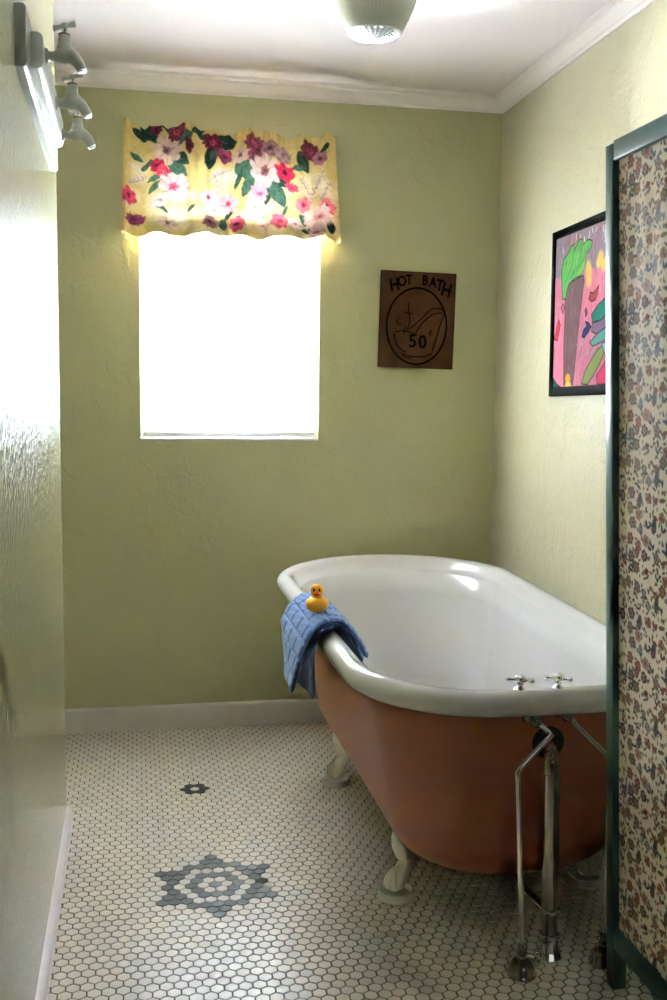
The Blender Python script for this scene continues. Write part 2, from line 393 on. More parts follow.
# ================================================================ PAINT CANVAS (patterns printed on cloth and paper)
def C3(*c): return np.array(srgb(*c)[:3])
class Canvas:
    def __init__(s, W, H, col): s.W = W; s.H = H; s.a = np.ones((H, W, 3)) * col; s.Y, s.X = np.mgrid[0:H, 0:W].astype(float); s.sx = s.sy = 1; s.rs = np.random.RandomState(3)
    def win(s, cx, cy, rx, ry):
        return slice(max(0, int(cy - ry) - 1), max(0, min(s.H, int(cy + ry) + 3))), slice(max(0, int(cx - rx) - 1), max(0, min(s.W, int(cx + rx) + 3)))
    def mixm(s, w, m, col, al=1):
        if m.size: s.a[w] = s.a[w] * (1 - (m * al)[..., None]) + np.array(col) * (m * al)[..., None]
    def blob(s, cx, cy, rx, ry, col, rot=0, al=1, petals=0, depth=.25, soft=.12):
        """all in canvas cells"""
        R = max(rx, ry) * 1.1; w = s.win(cx, cy, R, R); X = s.X[w] - cx; Y = s.Y[w] - cy
        c, q = math.cos(rot), math.sin(rot); u = (X * c + Y * q) / rx; v = (-X * q + Y * c) / ry
        r = np.hypot(u, v)
        lim = 1 - depth + depth * np.abs(np.cos(np.arctan2(v, u) * petals / 2)) if petals else 1
        s.mixm(w, np.clip((lim - r) / soft + .5, 0, 1), col, al)
    def leaf(s, cx, cy, ln, wd, ang, col, vein=None):
        w = s.win(cx, cy, ln, ln); X = s.X[w] - cx; Y = s.Y[w] - cy
        c, q = math.cos(ang), math.sin(ang); u = (X * c + Y * q) / (ln / 2); v = (-X * q + Y * c)
        lim = wd / 2 * np.clip(1 - u * u, 0, 1) ** .75
        s.mixm(w, np.clip(lim - np.abs(v) + .5, 0, 1) * (np.abs(u) < 1), col)
        if vein is not None: s.mixm(w, np.clip(.7 - np.abs(v), 0, 1) * (np.abs(u) < .85), vein, .7)
    def line(s, P, wd, col, al=1):
        for (x0, y0), (x1, y1) in zip(P[:-1], P[1:]):
            cx, cy = (x0 + x1) / 2, (y0 + y1) / 2; w = s.win(cx, cy, abs(x1 - x0) / 2 + wd + 1, abs(y1 - y0) / 2 + wd + 1)
            X = s.X[w] - x0; Y = s.Y[w] - y0; L2 = (x1 - x0) ** 2 + (y1 - y0) ** 2 + 1e-9
            t = np.clip((X * (x1 - x0) + Y * (y1 - y0)) / L2, 0, 1)
            d = np.hypot(X - t * (x1 - x0), Y - t * (y1 - y0)); s.mixm(w, np.clip(wd / 2 - d + .5, 0, 1), col, al)
    def poly(s, P, col, al=1, edge=None, ew=1.2):
        xs = [p[0] for p in P]; ys = [p[1] for p in P]
        w = s.win((min(xs) + max(xs)) / 2, (min(ys) + max(ys)) / 2, (max(xs) - min(xs)) / 2 + 1, (max(ys) - min(ys)) / 2 + 1)
        X = s.X[w]; Y = s.Y[w]; ins = np.zeros(X.shape, bool)
        for (x0, y0), (x1, y1) in zip(P, P[1:] + P[:1]):
            if y0 == y1: continue
            k = ((y0 > Y) != (y1 > Y)) & (X < (x1 - x0) * (Y - y0) / (y1 - y0) + x0); ins ^= k
        s.mixm(w, ins.astype(float), col, al)
        if edge is not None: s.line(P + P[:1], ew, edge)
    def flower(s, cx, cy, rx, ry, outer, inner, petals=7, al=1):
        s.blob(cx, cy, rx, ry, outer, al=al, petals=petals, rot=s.rs.uniform(0, 6))
        for k in range(petals):      # petal folds
            t = 2 * PI * k / petals + s.rs.uniform(-.2, .2)
            s.blob(cx + .55 * rx * math.cos(t), cy + .55 * ry * math.sin(t), rx * .30, ry * .22, np.array(outer) * s.rs.uniform(.72, 1.12), rot=t, al=.75, soft=.5)
            s.line([(cx + .3 * rx * math.cos(t + .3), cy + .3 * ry * math.sin(t + .3)), (cx + .9 * rx * math.cos(t + .3), cy + .9 * ry * math.sin(t + .3))], max(.8, rx * .07), inner, .55)
        s.blob(cx, cy, rx * .33, ry * .33, inner, petals=5, soft=.4)
        s.blob(cx, cy, rx * .12, ry * .12, np.array(inner) * .4, soft=.4)
    def sprig(s, P, col, bcol, r=2.2):
        s.line(P, 1.2, col)
        for (x0, y0), (x1, y1) in zip(P[:-1], P[1:]):
            for t in (.2, .6, 1):
                x, y = x0 + (x1 - x0) * t, y0 + (y1 - y0) * t
                for sd in (-1, 1): s.blob(x + sd * r * 1.5, y - r * .6, r * .8, r * 1.2, bcol, rot=sd * .6)

# ---- valance
def make_valance():
    ref = thing('valance', 'gathered yellow floral cotton valance across the top of the window', 'curtain', (.336, YB - .05, 1.95))
    # painted in photo-like units: U 0..220 across, V 0..118 down, three cells each
    K = 2.2; W, H = int(222 * K), int(118 * K)
    c = Canvas(W, H, C3(216, 192, 122))
    rs = c.rs
    for i in range(60):   # soft pale patches over the lower part
        c.blob(rs.uniform(0, W), rs.uniform(H * .35, H), rs.uniform(12, 34), rs.uniform(10, 26), C3(252, 240, 214), al=.35, soft=.9)
    def f(x, y): return ((x - 121) * K, (y - 124) * K * 1.0)
    dg, lg = C3(36, 66, 52), C3(70, 104, 84); vein = C3(120, 150, 120)
    cream, mauve, maroon, red, pink, wht = C3(226, 196, 176), C3(164, 116, 124), C3(112, 40, 62), C3(196, 44, 76), C3(238, 150, 160), C3(252, 232, 228)
    leaves = [(146, 131, 24, 9, .9, dg), (137, 133, 14, 7, .4, dg), (181, 138, 18, 8, -.6, lg), (178, 159, 17, 9, .7, dg), (174, 168, 24, 8, .75, lg), (186, 146, 14, 5, 1.4, dg), (152, 181, 12, 5, -.4, lg), (152, 191, 13, 5, -.9, lg), (144, 165, 12, 5, -.6, lg), (133, 158, 11, 5, .2, lg),
              (226, 134, 16, 13, .1, dg), (209, 155, 22, 10, 1.7, dg), (213, 150, 14, 6, 2.1, lg), (228, 216, 16, 5, -.9, dg), (221, 228, 10, 6, 1.5, dg), (204, 132, 14, 5, .2, dg),
              (244, 166, 22, 14, 1.2, lg), (248, 184, 24, 8, 2.0, lg), (238, 178, 16, 4, 1.9, dg), (269, 192, 18, 8, 1.8, dg), (279, 193, 24, 11, 1.2, lg), (282, 178, 15, 8, .3, dg), (262, 160, 12, 5, .8, dg),
              (307, 154, 22, 9, 1.2, dg), (302, 160, 12, 5, .3, lg), (306, 220, 14, 6, 1.0, lg), (334, 226, 14, 7, 1.4, dg), (314, 233, 20, 5, .2, dg), (330, 208, 12, 5, 1.1, lg), (160, 214, 12, 3, .4, lg), (190, 212, 8, 3, -.7, lg), (258, 212, 18, 3, .8, lg), (285, 212, 14, 3, -1.1, lg), (330, 140, 12, 5, -.8, dg), (168, 124, 20, 6, .1, dg), (196, 127, 12, 5, -.5, dg)]
    for x, y, ln, wd, a, col in leaves:
        p = f(x, y); c.leaf(p[0], p[1], ln * K * 1.3, wd * K * 1.35, a, col, vein)
    for P in ([(126, 190), (132, 184), (141, 177)], [(205, 185), (214, 176), (222, 168), (229, 166)], [(215, 197), (217, 186), (214, 174)], [(303, 172), (309, 182), (316, 196)], [(328, 164), (322, 176), (316, 190)], [(336, 178), (328, 192), (322, 200)]):
        c.sprig([f(*p) for p in P], C3(120, 90, 90), C3(196, 170, 186), 2.4 * K / 2)
    fl = [(164, 149, 13, 13, cream, mauve, 9), (174, 130, 9, 7, maroon, C3(190, 90, 110), 8), (153, 128, 5, 6, maroon, C3(80, 20, 40), 6), (155, 167, 7, 7, red, C3(120, 20, 50), 6), (162, 174, 7, 7, red, C3(240, 120, 140), 6), (187, 146, 4, 7, maroon, C3(70, 20, 40), 5),
          (172, 188, 14, 12, wht, C3(224, 90, 120), 8), (127, 202, 7, 8, C3(214, 70, 100), C3(150, 20, 60), 6), (134, 224, 9, 5, C3(140, 60, 90), maroon, 6), (158, 206, 8, 5, wht, cream, 6), (166, 228, 9, 6, cream, mauve, 7),
          (211, 138, 9, 8, maroon, C3(170, 70, 100), 7), (224, 150, 7, 7, C3(150, 60, 96), maroon, 5), (207, 201, 8, 7, C3(250, 206, 204), C3(220, 80, 110), 7), (227, 204, 10, 9, C3(244, 176, 184), C3(214, 70, 100), 8), (214, 214, 10, 5, wht, pink, 6), (209, 228, 8, 6, mauve, maroon, 6), (236, 228, 8, 6, C3(214, 90, 110), maroon, 6),
          (255, 138, 9, 9, maroon, C3(180, 90, 120), 9), (256, 151, 7, 7, C3(150, 70, 100), maroon, 8), (272, 142, 9, 8, mauve, C3(110, 60, 70), 7), (285, 145, 9, 8, C3(186, 146, 146), mauve, 7), (266, 166, 13, 16, C3(240, 208, 196), C3(150, 90, 90), 9), (287, 165, 9, 10, red, C3(90, 16, 40), 6), (294, 182, 4, 7, C3(214, 80, 110), red, 5),
          (260, 190, 10, 7, C3(244, 176, 190), C3(224, 110, 140), 7), (255, 206, 10, 8, wht, C3(250, 220, 210), 7), (280, 224, 8, 7, C3(230, 110, 130), C3(190, 50, 80), 6), (262, 226, 9, 5, cream, C3(214, 170, 150), 6),
          (314, 141, 10, 8, maroon, C3(160, 70, 90), 8), (325, 150, 7, 7, C3(176, 116, 130), maroon, 6), (306, 202, 8, 8, C3(240, 140, 150), C3(200, 50, 80), 6), (331, 205, 8, 8, C3(236, 120, 134), C3(200, 50, 80), 6), (321, 218, 15, 10, C3(250, 222, 214), C3(226, 150, 150), 10), (318, 235, 10, 5, C3(220, 180, 170), mauve, 7), (240, 152, 7, 7, cream, mauve, 6), (296, 225, 7, 5, wht, pink, 6)]
    for x, y, rx, ry, oc, ic, n in fl:
        p = f(x, y); c.flower(p[0], p[1], rx * K * 1.22, ry * K * 1.22, oc, ic, n)
    nz = rs.rand(H // 5 + 2, W // 5 + 2); yy, xx = np.mgrid[0:H, 0:W] / 5.0; yi, xi = yy.astype(int), xx.astype(int); fy, fx = yy - yi, xx - xi
    nn = (nz[yi, xi] * (1 - fx) + nz[yi, xi + 1] * fx) * (1 - fy) + (nz[yi + 1, xi] * (1 - fx) + nz[yi + 1, xi + 1] * fx) * fy
    lum = c.a.mean(axis=2, keepdims=True); c.a *= 1 + (nn[..., None] - .5) * np.where(lum < .45, .9, .22)
    c.a *= .88
    x0, x1 = -.036, .706; zt, zb = 2.128, 1.762
    NX, NZ = 330, 170
    def surf(u, v, off=0.0):
        """u 0..1 along, v 0..1 down: header ruffle, rod pocket, skirt"""
        ph = u * 2 * PI
        g_ = .5 * math.sin(ph * 11 + 1.1 * math.sin(ph * 3)) + .5 * math.sin(ph * 17 + 1.4 * math.sin(ph * 2 + 1))
        big = math.sin(ph * 7 + 1.2 * math.sin(ph * 2)); big = (abs(big) ** .7) * (1 if big > 0 else -1) * .75 + .25 * math.sin(ph * 13 + 1)
        if v < .12: a = .007 * g_ * (1 - v / .12 * .4) + .004 * math.sin(ph * 29) * (1 - v / .12)
        elif v < .24: a = .0055 * g_
        else: a = .0055 * g_ * (1 - (v - .24) / .76) + .017 * big * min(1, (v - .24) / .4)
        y = YB - .058 - a - off
        if v >= .24: y -= .020 * ((v - .24) / .76)
        if .12 <= v < .24: y -= .008 * math.sin((v - .12) / .12 * PI)
        flare = 0 if v < .2 else (v - .2) * .018
        x = (x0 + .008) * (1 - u) + (x1 - .008) * u + (2 * u - 1) * flare + .004 * math.cos(ph * 11) * v
        top = zt - .012 * u + (.008 * math.sin(ph * 7.3 + 1) + .009 * math.sin(ph * 3.1 + 2.2) + .003 * math.sin(ph * 19))
        bot = zb + .006 * u + .007 * math.cos(ph * 5.5 + .8 * math.sin(ph * 2)) - .004 * math.sin(ph * 2)
        z = top * (1 - v) + bot * v
        return x, y, z
    def grid(v0, v1, nz, off, side):
        V = []; C = []; F = []
        for j in range(nz + 1):
            v = v0 + (v1 - v0) * j / nz
            for i in range(NX + 1):
                u = i / NX; V.append(surf(u, v, off))
                C.append(c.a[min(H - 1, int(v * (H - 1))), min(W - 1, int(u * (W - 1)))])
        n = NX + 1
        for j in range(nz):
            for i in range(NX): F.append((j * n + i, (j + 1) * n + i, (j + 1) * n + i + 1, j * n + i + 1))
        return V, F, np.array(C)
    V, F, Cc = grid(0, 1, NZ, 0, 0)
    sk = put('skirt', V, F, M_val, ref, smooth=80, colors=Cc)
    V, F, Cc = grid(.10, .25, 20, -.024, 0); put('rod_pocket', V, F, M_val, ref, smooth=80, colors=Cc)
    V, F, Cc = grid(.86, 1.0, 20, -.0025, 0); Cc = np.ones_like(Cc) * C3(238, 214, 160); put('hem', V, F, M_val, ref, smooth=80, colors=Cc)
    # side returns that turn back to the wall
    for e, u in ((0, 0), (1, 1)):
        V = []; F = []; Cc = []
        for j in range(31):
            v = j / 30; x, y, z = surf(u, v)
            for k in range(6):
                t = k / 5; V.append((x + (.004 if e else -.004) * math.sin(t * PI), y + (YB - .004 - y) * t, z)); Cc.append(c.a[min(H - 1, int(v * (H - 1))), 3 if e == 0 else W - 4])
        for j in range(30):
            for k in range(5): F.append((j * 6 + k, j * 6 + k + 1, (j + 1) * 6 + k + 1, (j + 1) * 6 + k))
        put('side_return', V, F, M_val, ref, smooth=80, colors=np.array(Cc))
    zr = 2.062
    rod = thing('curtain_rod', 'flat white curtain rod threaded through the floral valance pocket', 'curtain rod', (.336, YB - .04, zr))
    G().box((x0 + .012, YB - .047, zr - .010), (x1 - .012, YB - .043, zr + .010), .0015).put('rod', M_hook, rod)
    for xx in (x0 + .012, x1 - .016):
        G().box((xx, YB - .046, zr - .010), (xx + .004, YB, zr + .010), .001).put('rod_bracket', M_hook, rod)
make_valance()

# ================================================================ CLAWFOOT TUB
CX = .857
def outline(cx, y0, y1, hwn, hwf, af, rn, z0, ti, ef=1.885, n=60):
    pts = []; yc = y1 - af
    for t in np.linspace(0, PI, n):
        c, s = math.cos(t), math.sin(t)
        pts.append((cx + hwf * math.copysign(abs(c) ** (2 / ef), c), yc + af * abs(s) ** (2 / ef)))
    for t in np.linspace(0, 1, 14)[1:-1]: pts.append((cx - (hwf * (1 - t) + hwn * t), yc * (1 - t) + (y0 + rn) * t))
    for t in np.linspace(0, PI / 2, 18): pts.append((cx - hwn + rn - rn * math.cos(t), y0 + rn - rn * math.sin(t)))
    for t in np.linspace(0, 1, 10)[1:-1]: pts.append(((cx - hwn + rn) * (1 - t) + (cx + hwn - rn) * t, y0))
    for t in np.linspace(0, PI / 2, 18): pts.append((cx + hwn - rn + rn * math.sin(t), y0 + rn - rn * math.cos(t)))
    for t in np.linspace(0, 1, 14)[1:-1]: pts.append((cx + (hwn * (1 - t) + hwf * t), (y0 + rn) * (1 - t) + yc * t))
    a = np.array(pts); return np.c_[a, z0 + ti * (a[:, 1] - y0)]
RY0, RY1, RH, RHF, RAF, RRN, RZ, RT, RR = 2.028, 3.66, .3652, .3788, .3541, .2789, .5856, .0181, .0286
def body_rings(inset=0.0, zlift=0.0):
    zt, hwT, y0T, y1T, zb, si, ni, fi, Rv, Rh = .56, .3306, 2.082, 3.596, .1290, .0561, .0, .1561, .1070, .1623
    out = []; L_ = []
    for t in np.linspace(0, 1, 6): L_.append((zt - t * (zt - zb - Rv), si * t, ni * t, fi * t))
    for t in np.linspace(0, PI / 2, 14)[1:]:
        k = (1 - math.cos(t)) * Rh; L_.append((zb + Rv - Rv * math.sin(t), si + k, ni + k, fi + k))
    for z, a, b, c in L_:
        hw = hwT - a - inset
        out.append(outline(CX, y0T + b + inset, y1T - c - inset, hw, hw + .013, min(.36, .95 * hw), max(.03, min(.26, hw * .75)), z + zlift, .012, 1.9))
    return out
def loft(rings, cap_last=True, flip=False):
    n = len(rings[0]); V = []; F = []
    for r in rings: V += [tuple(p) for p in r]
    for i in range(len(rings) - 1):
        for k in range(n):
            f = (i * n + k, i * n + (k + 1) % n, (i + 1) * n + (k + 1) % n, (i + 1) * n + k); F.append(f[::-1] if flip else f)
    if cap_last:
        c = np.mean(rings[-1], axis=0); V.append(tuple(c)); ci = len(V) - 1; b = (len(rings) - 1) * n
        for k in range(n):
            f = (b + k, b + (k + 1) % n, ci); F.append(f[::-1] if flip else f)
    return V, F
tub = thing('clawfoot_bathtub', 'white and dusty rose clawfoot bathtub standing along the right wall', 'bathtub', (CX, 2.8, 0))
br = body_rings()
# outer shell: lip tucked under the rim, then the rose hull
c0 = outline(CX, RY0, RY1, RH, RHF, RAF, RRN, RZ, RT)
d = np.roll(c0, -1, 0) - np.roll(c0, 1, 0); d = d[:, :2] / np.linalg.norm(d[:, :2], axis=1)[:, None]; NR = np.c_[d[:, 1], -d[:, 0]]
def tubering(k): return np.c_[c0[:, :2] + NR * RR * math.cos(k), c0[:, 2] + RR * math.sin(k)]
lip = tubering(math.radians(255)); mid = br[0] * .55 + lip * .45; mid[:, 2] = br[0][:, 2] * .45 + lip[:, 2] * .55 - .004
V, F = loft([mid] + br, flip=True); put('outer_shell', V, F, M_rose, tub, smooth=50)
rings = [mid * .97 + br[0] * .03, tubering(math.radians(262))] + [tubering(math.radians(k)) for k in np.linspace(-80, 150, 22)]
ir = body_rings(.016, .016)
t0 = rings[-1]; b0 = ir[0]
for s in (.25, .5, .75): rings.append(np.c_[t0[:, :2] * (1 - s) + b0[:, :2] * s, t0[:, 2] * (1 - s) + b0[:, 2] * s - .006 * math.sin(s * PI)])
V, F = loft(rings + ir, flip=True); put('enamel_basin', V, F, M_enamel, tub, smooth=85)
# chips in the paint: small dark flecks at the rim edge and above the near foot
G().ball((.614, 2.066, .563), .003, (1.2, .8, .8), u=8, v=6).put('paint_chip', M_black, tub)
def foot(cx, cy, sd, ybody):
    """claw foot: shoulder plate on the tub, ankle, paw with toes, on a round cup. sd = -1 left, +1 right"""
    g = G()
    P = [(.034, 0, .215), (.026, 0, .190), (.018, 0, .158), (.020, 0, .130), (.024, 0, .104), (.021, 0, .084), (.012, 0, .064), (.001, 0, .044), (-.003, 0, .028)]
    Rr = [.014, .026, .029, .0245, .0205, .0190, .0215, .0235, .0205]
    S = spline([p + (r,) for p, r in zip(P, Rr)], 4)
    g.tube([(cx - sd * s[0], cy + s[1], s[2]) for s in S], [s[3] for s in S], 18, up=(0, 1, 0))
    # leafy shoulder flaring out over the hull
    S = spline([(.017, -.001, .108, .019), (.011, -.002, .132, .023), (.002, -.003, .156, .017), (-.006, -.004, .176, .004)], 4)
    g.tube([(cx - sd * s[0], cy + s[1], s[2]) for s in S], [s[3] for s in S], 12, flat=1.5)
    for a in (-62, -22, 20, 62):       # toes fan outward
        ca, sa = math.cos(math.radians(a)), math.sin(math.radians(a))
        S = spline([(.004, 0, .074, .009), (-.010, .6, .062, .0092), (-.020, 1, .044, .0096), (-.023, 1, .030, .008)], 4)
        T_ = []
        for s in S:
            q = -s[0]; T_.append((cx + sd * (q * ca + .001), cy + q * sa, s[2]))
        g.tube(T_, [s[3] for s in S], 10)
    g.ball((cx + sd * .004, cy, .034), .021, (1, 1, .8))
    f = g.put('claw_foot', M_footw, tub, smooth=60)
    G().lathe([(.0001, 0), (.040, 0), (.0445, .003), (.0455, .012), (.043, .022), (.040, .0235), (.037, .021), (.034, .013), (.0001, .012)], (cx, cy, 0), 40).put('foot_cup', M_footw, f)
for cx, cy in ((.620, 2.365), (.615, 3.115)): foot(cx, cy, -1, 0)
for cx, cy in ((1.118, 2.365), (1.110, 3.115)): foot(cx, cy, 1, 0)
# overflow plate on the near end
G().lathe([(.0001, 0), (.037, 0), (.037, .003), (.030, .008), (.020, .010), (.0001, .010)], (.884, 2.084, .476), 36, axis=(0, -1, 0)).put('overflow_plate', M_black, tub)
# cross handles on the rim
def cross_handle(x, y, z):
    g = G()
    g.lathe([(.0001, 0), (.0135, 0), (.0135, .003), (.009, .006), (.006, .009), (.006, .013), (.0105, .016), (.0135, .021), (.0125, .028), (.008, .033), (.0001, .035)], (x, y, z), 24)
    for a in (-28, 62, 152, 242):
        t = math.radians(a); dx, dy = math.cos(t), math.sin(t); zc = z + .022
        g.tube([(x + dx * .006, y + dy * .006, zc), (x + dx * .013, y + dy * .013, zc), (x + dx * .021, y + dy * .021, zc)], [.0050, .0038, .0050], 10)
        g.ball((x + dx * .025, y + dy * .025, zc), .0062, u=14, v=10)
    return g.put('faucet_handle', M_chrome, tub)
for hx in (.797, .883): cross_handle(hx, 2.036, .6105)

# ---- standing drain pipe
DX, DY = .888, 2.046
dr = thing('drain_pipe', 'thick chrome standing drain pipe rising to the overflow of the bathtub', 'pipe', (DX, DY, 0))
G().lathe([(.0185, .018), (.0185, .150), (.0185, .42), (.0200, .422), (.0200, .448), (.018, .456), (.011, .463), (.0001, .465)], (DX, DY, 0), 32, axis=(-.022, 0, 1)).put('riser_pipe', M_chromed, dr)
G().tube(spline([(DX - .010, DY, .445), (DX - .010, DY + .003, .466), (DX - .009, DY + .018, .475), (DX - .006, 2.078, .476)], 5), .0135, 16).ball((DX - .010, DY, .460), .0165).put('overflow_elbow', M_chromed, dr)
for zc in (.052, .110):
    G().lathe([(.0184, -.006), (.0225, -.004), (.0235, 0), (.0225, .004), (.0184, .006)], (DX, DY, zc), 32).put('compression_ring', M_chrome, dr)
G().lathe([(.0187, .046), (.020, .030), (.023, .018), (.029, .005), (.030, 0), (.0001, 0)], (DX, DY, 0), 16).put('floor_flange', M_chrome, dr, smooth=10)
G().tube([(DX, DY + .01, .098), (DX - .02, DY + .08, .108), (DX - .03, DY + .20, .118), (DX - .03, DY + .30, .150)], .0105, 16).put('waste_arm', M_chromed, dr)

# ---- two supply pipes with floor valves
def supply(x0, y0, top, mid_, bend, name_label, sd):
    t = thing('water_supply_pipe', name_label, 'pipe', (x0, y0, 0), 'supply pipes of the bathtub')
    P = [top, mid_, bend, (x0 - .004 * sd, y0, .30), (x0, y0, .060)]
    S = [P[0]]
    pts = spline([P[0], P[1]], 4) + [tuple(np.array(P[1]) * (1 - k) + np.array(bend) * k) for k in (.3, .6, .88)]
    pts += [(bend[0] + (x0 - bend[0]) * k, bend[1] + (y0 - bend[1]) * k, bend[2] + (.060 - bend[2]) * k) for k in (.004, .03, .2, .5, .8, 1)]
    G().tube(pts, .0060, 14).put('pipe_run', M_chrome, t)
    f0 = Vector(top)
    g = G(); g.lathe([(.0001, -.012), (.012, -.012), (.0155, -.006), (.0155, .004), (.010, .008), (.010, .016), (.014, .018), (.014, .030), (.0001, .030)], f0 + Vector((-.018, .006, .012)), 8, axis=(-.35, .1, 1))
    g.ball(f0 + Vector((-.006, 0, .004)), .0145)
    g.put('union_nut', M_chromed, t, smooth=25)
    G().lathe([(.0001, 0), (.031, 0), (.032, .003), (.0275, .010), (.0265, .022), (.020, .030), (.010, .032), (.0001, .033)], (x0, y0, 0), 32).put('floor_escutcheon', M_chromed, t)
    G().lathe([(.009, .028), (.011, .034), (.0125, .046), (.009, .052), (.0105, .058), (.0105, .066), (.006, .070), (.0001, .070)], (x0, y0, 0), 8).put('stop_valve', M_chromed, t, smooth=25)
    g = G(); hx, hy, hz = x0 + .022 * 1, y0 - .016, .044
    g.tube([(x0, y0, .044), (hx, hy, hz)], .0065, 12)
    dv = Vector((.8, -.6, 0)); up = Vector((0, 0, 1)); sdv = dv.cross(up)
    c = Vector((hx, hy, hz)) + dv * .006
    for k in range(4):
        a = math.radians(30 + 90 * k); e = c + (up * math.cos(a) + sdv * math.sin(a)) * .016
        g.tube([c, e], [.005, .0055], 10); g.ball(e, .0068, u=12, v=8)
    g.put('valve_handle', M_chrome, t)
supply(.803, 1.990, (.838, 2.030, .540), (.857, 2.000, .523), (.779, 1.990, .452), 'thin chrome water pipe with floor valve, left of the thick drain pipe', -1)
supply(.997, 2.006, (.912, 2.035, .548), (.918, 2.020, .536), (.993, 2.006, .462), 'thin chrome water pipe partly hidden behind the folding screen post', 1)

# ================================================================ TOWEL AND DUCK
def make_towel():
    # cross-sections (x, z): hang outside, over the roll rim, dip inside
    rz = .623
    near = [(.436, .458), (.436, .50), (.435, .54), (.436, .58), (.448, .617), (.466, .636), (.489, .643), (.512, .636), (.534, .613), (.552, .582), (.566, .553)]
    outer = [(.376, .476), (.388, .515), (.400, .553), (.413, .592), (.433, .630), (.460, .652), (.489, .659), (.517, .651), (.543, .625), (.563, .592), (.578, .560)]
    y0, y1 = 2.53, 2.895; NY = 100
    V = []; F = []
    g = G()
    for li, (path, th) in enumerate(((near, .0068), (outer, .0068))):
        S = [np.array(p) for p in spline(path, 13)]; n = len(S)
        T_ = [S[min(i + 1, n - 1)] - S[max(i - 1, 0)] for i in range(n)]
        Nn = [np.array((-t[1], t[0])) / np.linalg.norm(t) for t in T_]
        arc = np.r_[0, np.cumsum([np.linalg.norm(S[i + 1] - S[i]) for i in range(n - 1)])]
        V = []; F = []
        M_ = 2 * n
        for j in range(NY + 1):
            w_ = j / NY; y = y0 + (y1 - y0) * w_
            ed = min(1, min(w_, 1 - w_) / .02) ** .5 if li >= 0 else 1
            for side in (1, -1):
                rg = range(n) if side == 1 else range(n - 1, -1, -1)
                for i in rg:
                    e2 = min(1, min(i, n - 1 - i) / 4) ** .5
                    q = 0
                    if side == 1 and li == 1:   # quilted ribs: bars separated by grooves in a basket layout
                        a_ = arc[i] / .044; b_ = w_ * (y1 - y0) / .092
                        gx = abs((a_ % 1) - .5) * 2; gy = abs(((b_ + .5 * (int(a_) % 2)) % 1) - .5) * 2
                        q = -.0066 * min(1, ed) * min(1, min(w_, 1 - w_) / .03) * max(max(0, (gx - .74) / .26), max(0, (gy - .84) / .16))
                    sag = (1 - w_)
                    p = S[i] + Nn[i] * (side * th * ed * e2 + q)
                    hang = max(0, (.58 - S[i][1]) / .1) if S[i][0] < .45 else 0
                    wob = .004 * math.sin(w_ * 7 + li) * hang
                    shrink = (.016 * w_) * hang * (1 if li else 1.0)
                    V.append((p[0] + wob + (.042 * w_ * min(1, hang) if li else 0), y, p[1] - .028 * w_ * hang + (.0012 * math.sin(y * 60 + i) if side == 1 else 0)))
        for j in range(NY):
            for k in range(M_): F.append((j * M_ + k, (j + 1) * M_ + k, (j + 1) * M_ + (k + 1) % M_, j * M_ + (k + 1) % M_))
        for i in range(n - 1):
            b_ = NY * M_
            F.append((i, i + 1, M_ - 2 - i, M_ - 1 - i)); F.append((b_ + i + 1, b_ + i, b_ + M_ - 1 - i, b_ + M_ - 2 - i))
        g.add(V, F)
    t = g.put('towel', M_towel, None, smooth=60, origin=(.489, 2.7, .62))
    tag(t, 'folded blue quilted towel draped over the left rim of the bathtub', 'towel')
make_towel()
def make_duck(x, y, z, rot):
    t = thing('rubber_duck', 'small yellow rubber duck sitting on the blue towel', 'toy', (x, y, z))
    R = Matrix.Rotation(rot, 4, 'Z')
    def tr(g): g.V = [tuple(R @ Vector(v) + Vector((x, y, z))) for v in g.V]; return g
    # body faces -Y: a lofted form, flattened below, breast forward, tail raised behind
    g = G(); V = []; F = []; nu, nv = 32, 18
    for j in range(nv + 1):
        th = PI * j / nv
        for i in range(nu):
            ph = 2 * PI * i / nu
            X = .0295 * math.sin(th) * math.cos(ph); Y = .034 * math.sin(th) * math.sin(ph); Z = .0235 * math.cos(th)
            if Y > 0: Z += .010 * (Y / .034) ** 3; X *= 1 - .35 * (Y / .034) ** 2
            if Y < 0: Z += .0035 * (Y / .034) ** 2
            Z = max(Z, -.0165 + .02 * (X * X) / .001 * .02)
            V.append((X, Y, Z + .0165))
    for j in range(nv):
        for i in range(nu): F.append((j * nu + i, (j + 1) * nu + i, (j + 1) * nu + (i + 1) % nu, j * nu + (i + 1) % nu))
    g.add(V, F); g.lathe([(.0165, .026), (.0145, .034), (.0135, .040), (.0140, .046)], (0, -.008, 0), 24)
    body = tr(g).put('body', M_duck, t, smooth=70)
    for s in (-1, 1):
        g = G(); g.ball((s * .0255, .004, .020), .012, (.45, 1.35, .75)); tr(g).put('wing', M_duck, body, smooth=80)
    g = G(); g.ball((0, -.010, .0545), .0175, (1, 1, 1.02), u=28, v=18); head = tr(g).put('head', M_duck, t, smooth=80)
    g = G(); g.ball((0, -.0285, .0500), .0095, (1.0, 1.0, .48)); g.ball((0, -.0275, .0465), .0068, (.95, 1.0, .38)); tr(g).put('beak', M_beak, head, smooth=80)
    for s in (-1, 1):
        g = G(); g.ball((s * .0068, -.0248, .0585), .0041, (.72, .5, 1.35)); tr(g).put('eye', M_eye, head, smooth=80)
make_duck(.466, 2.650, .6620, math.radians(-12))

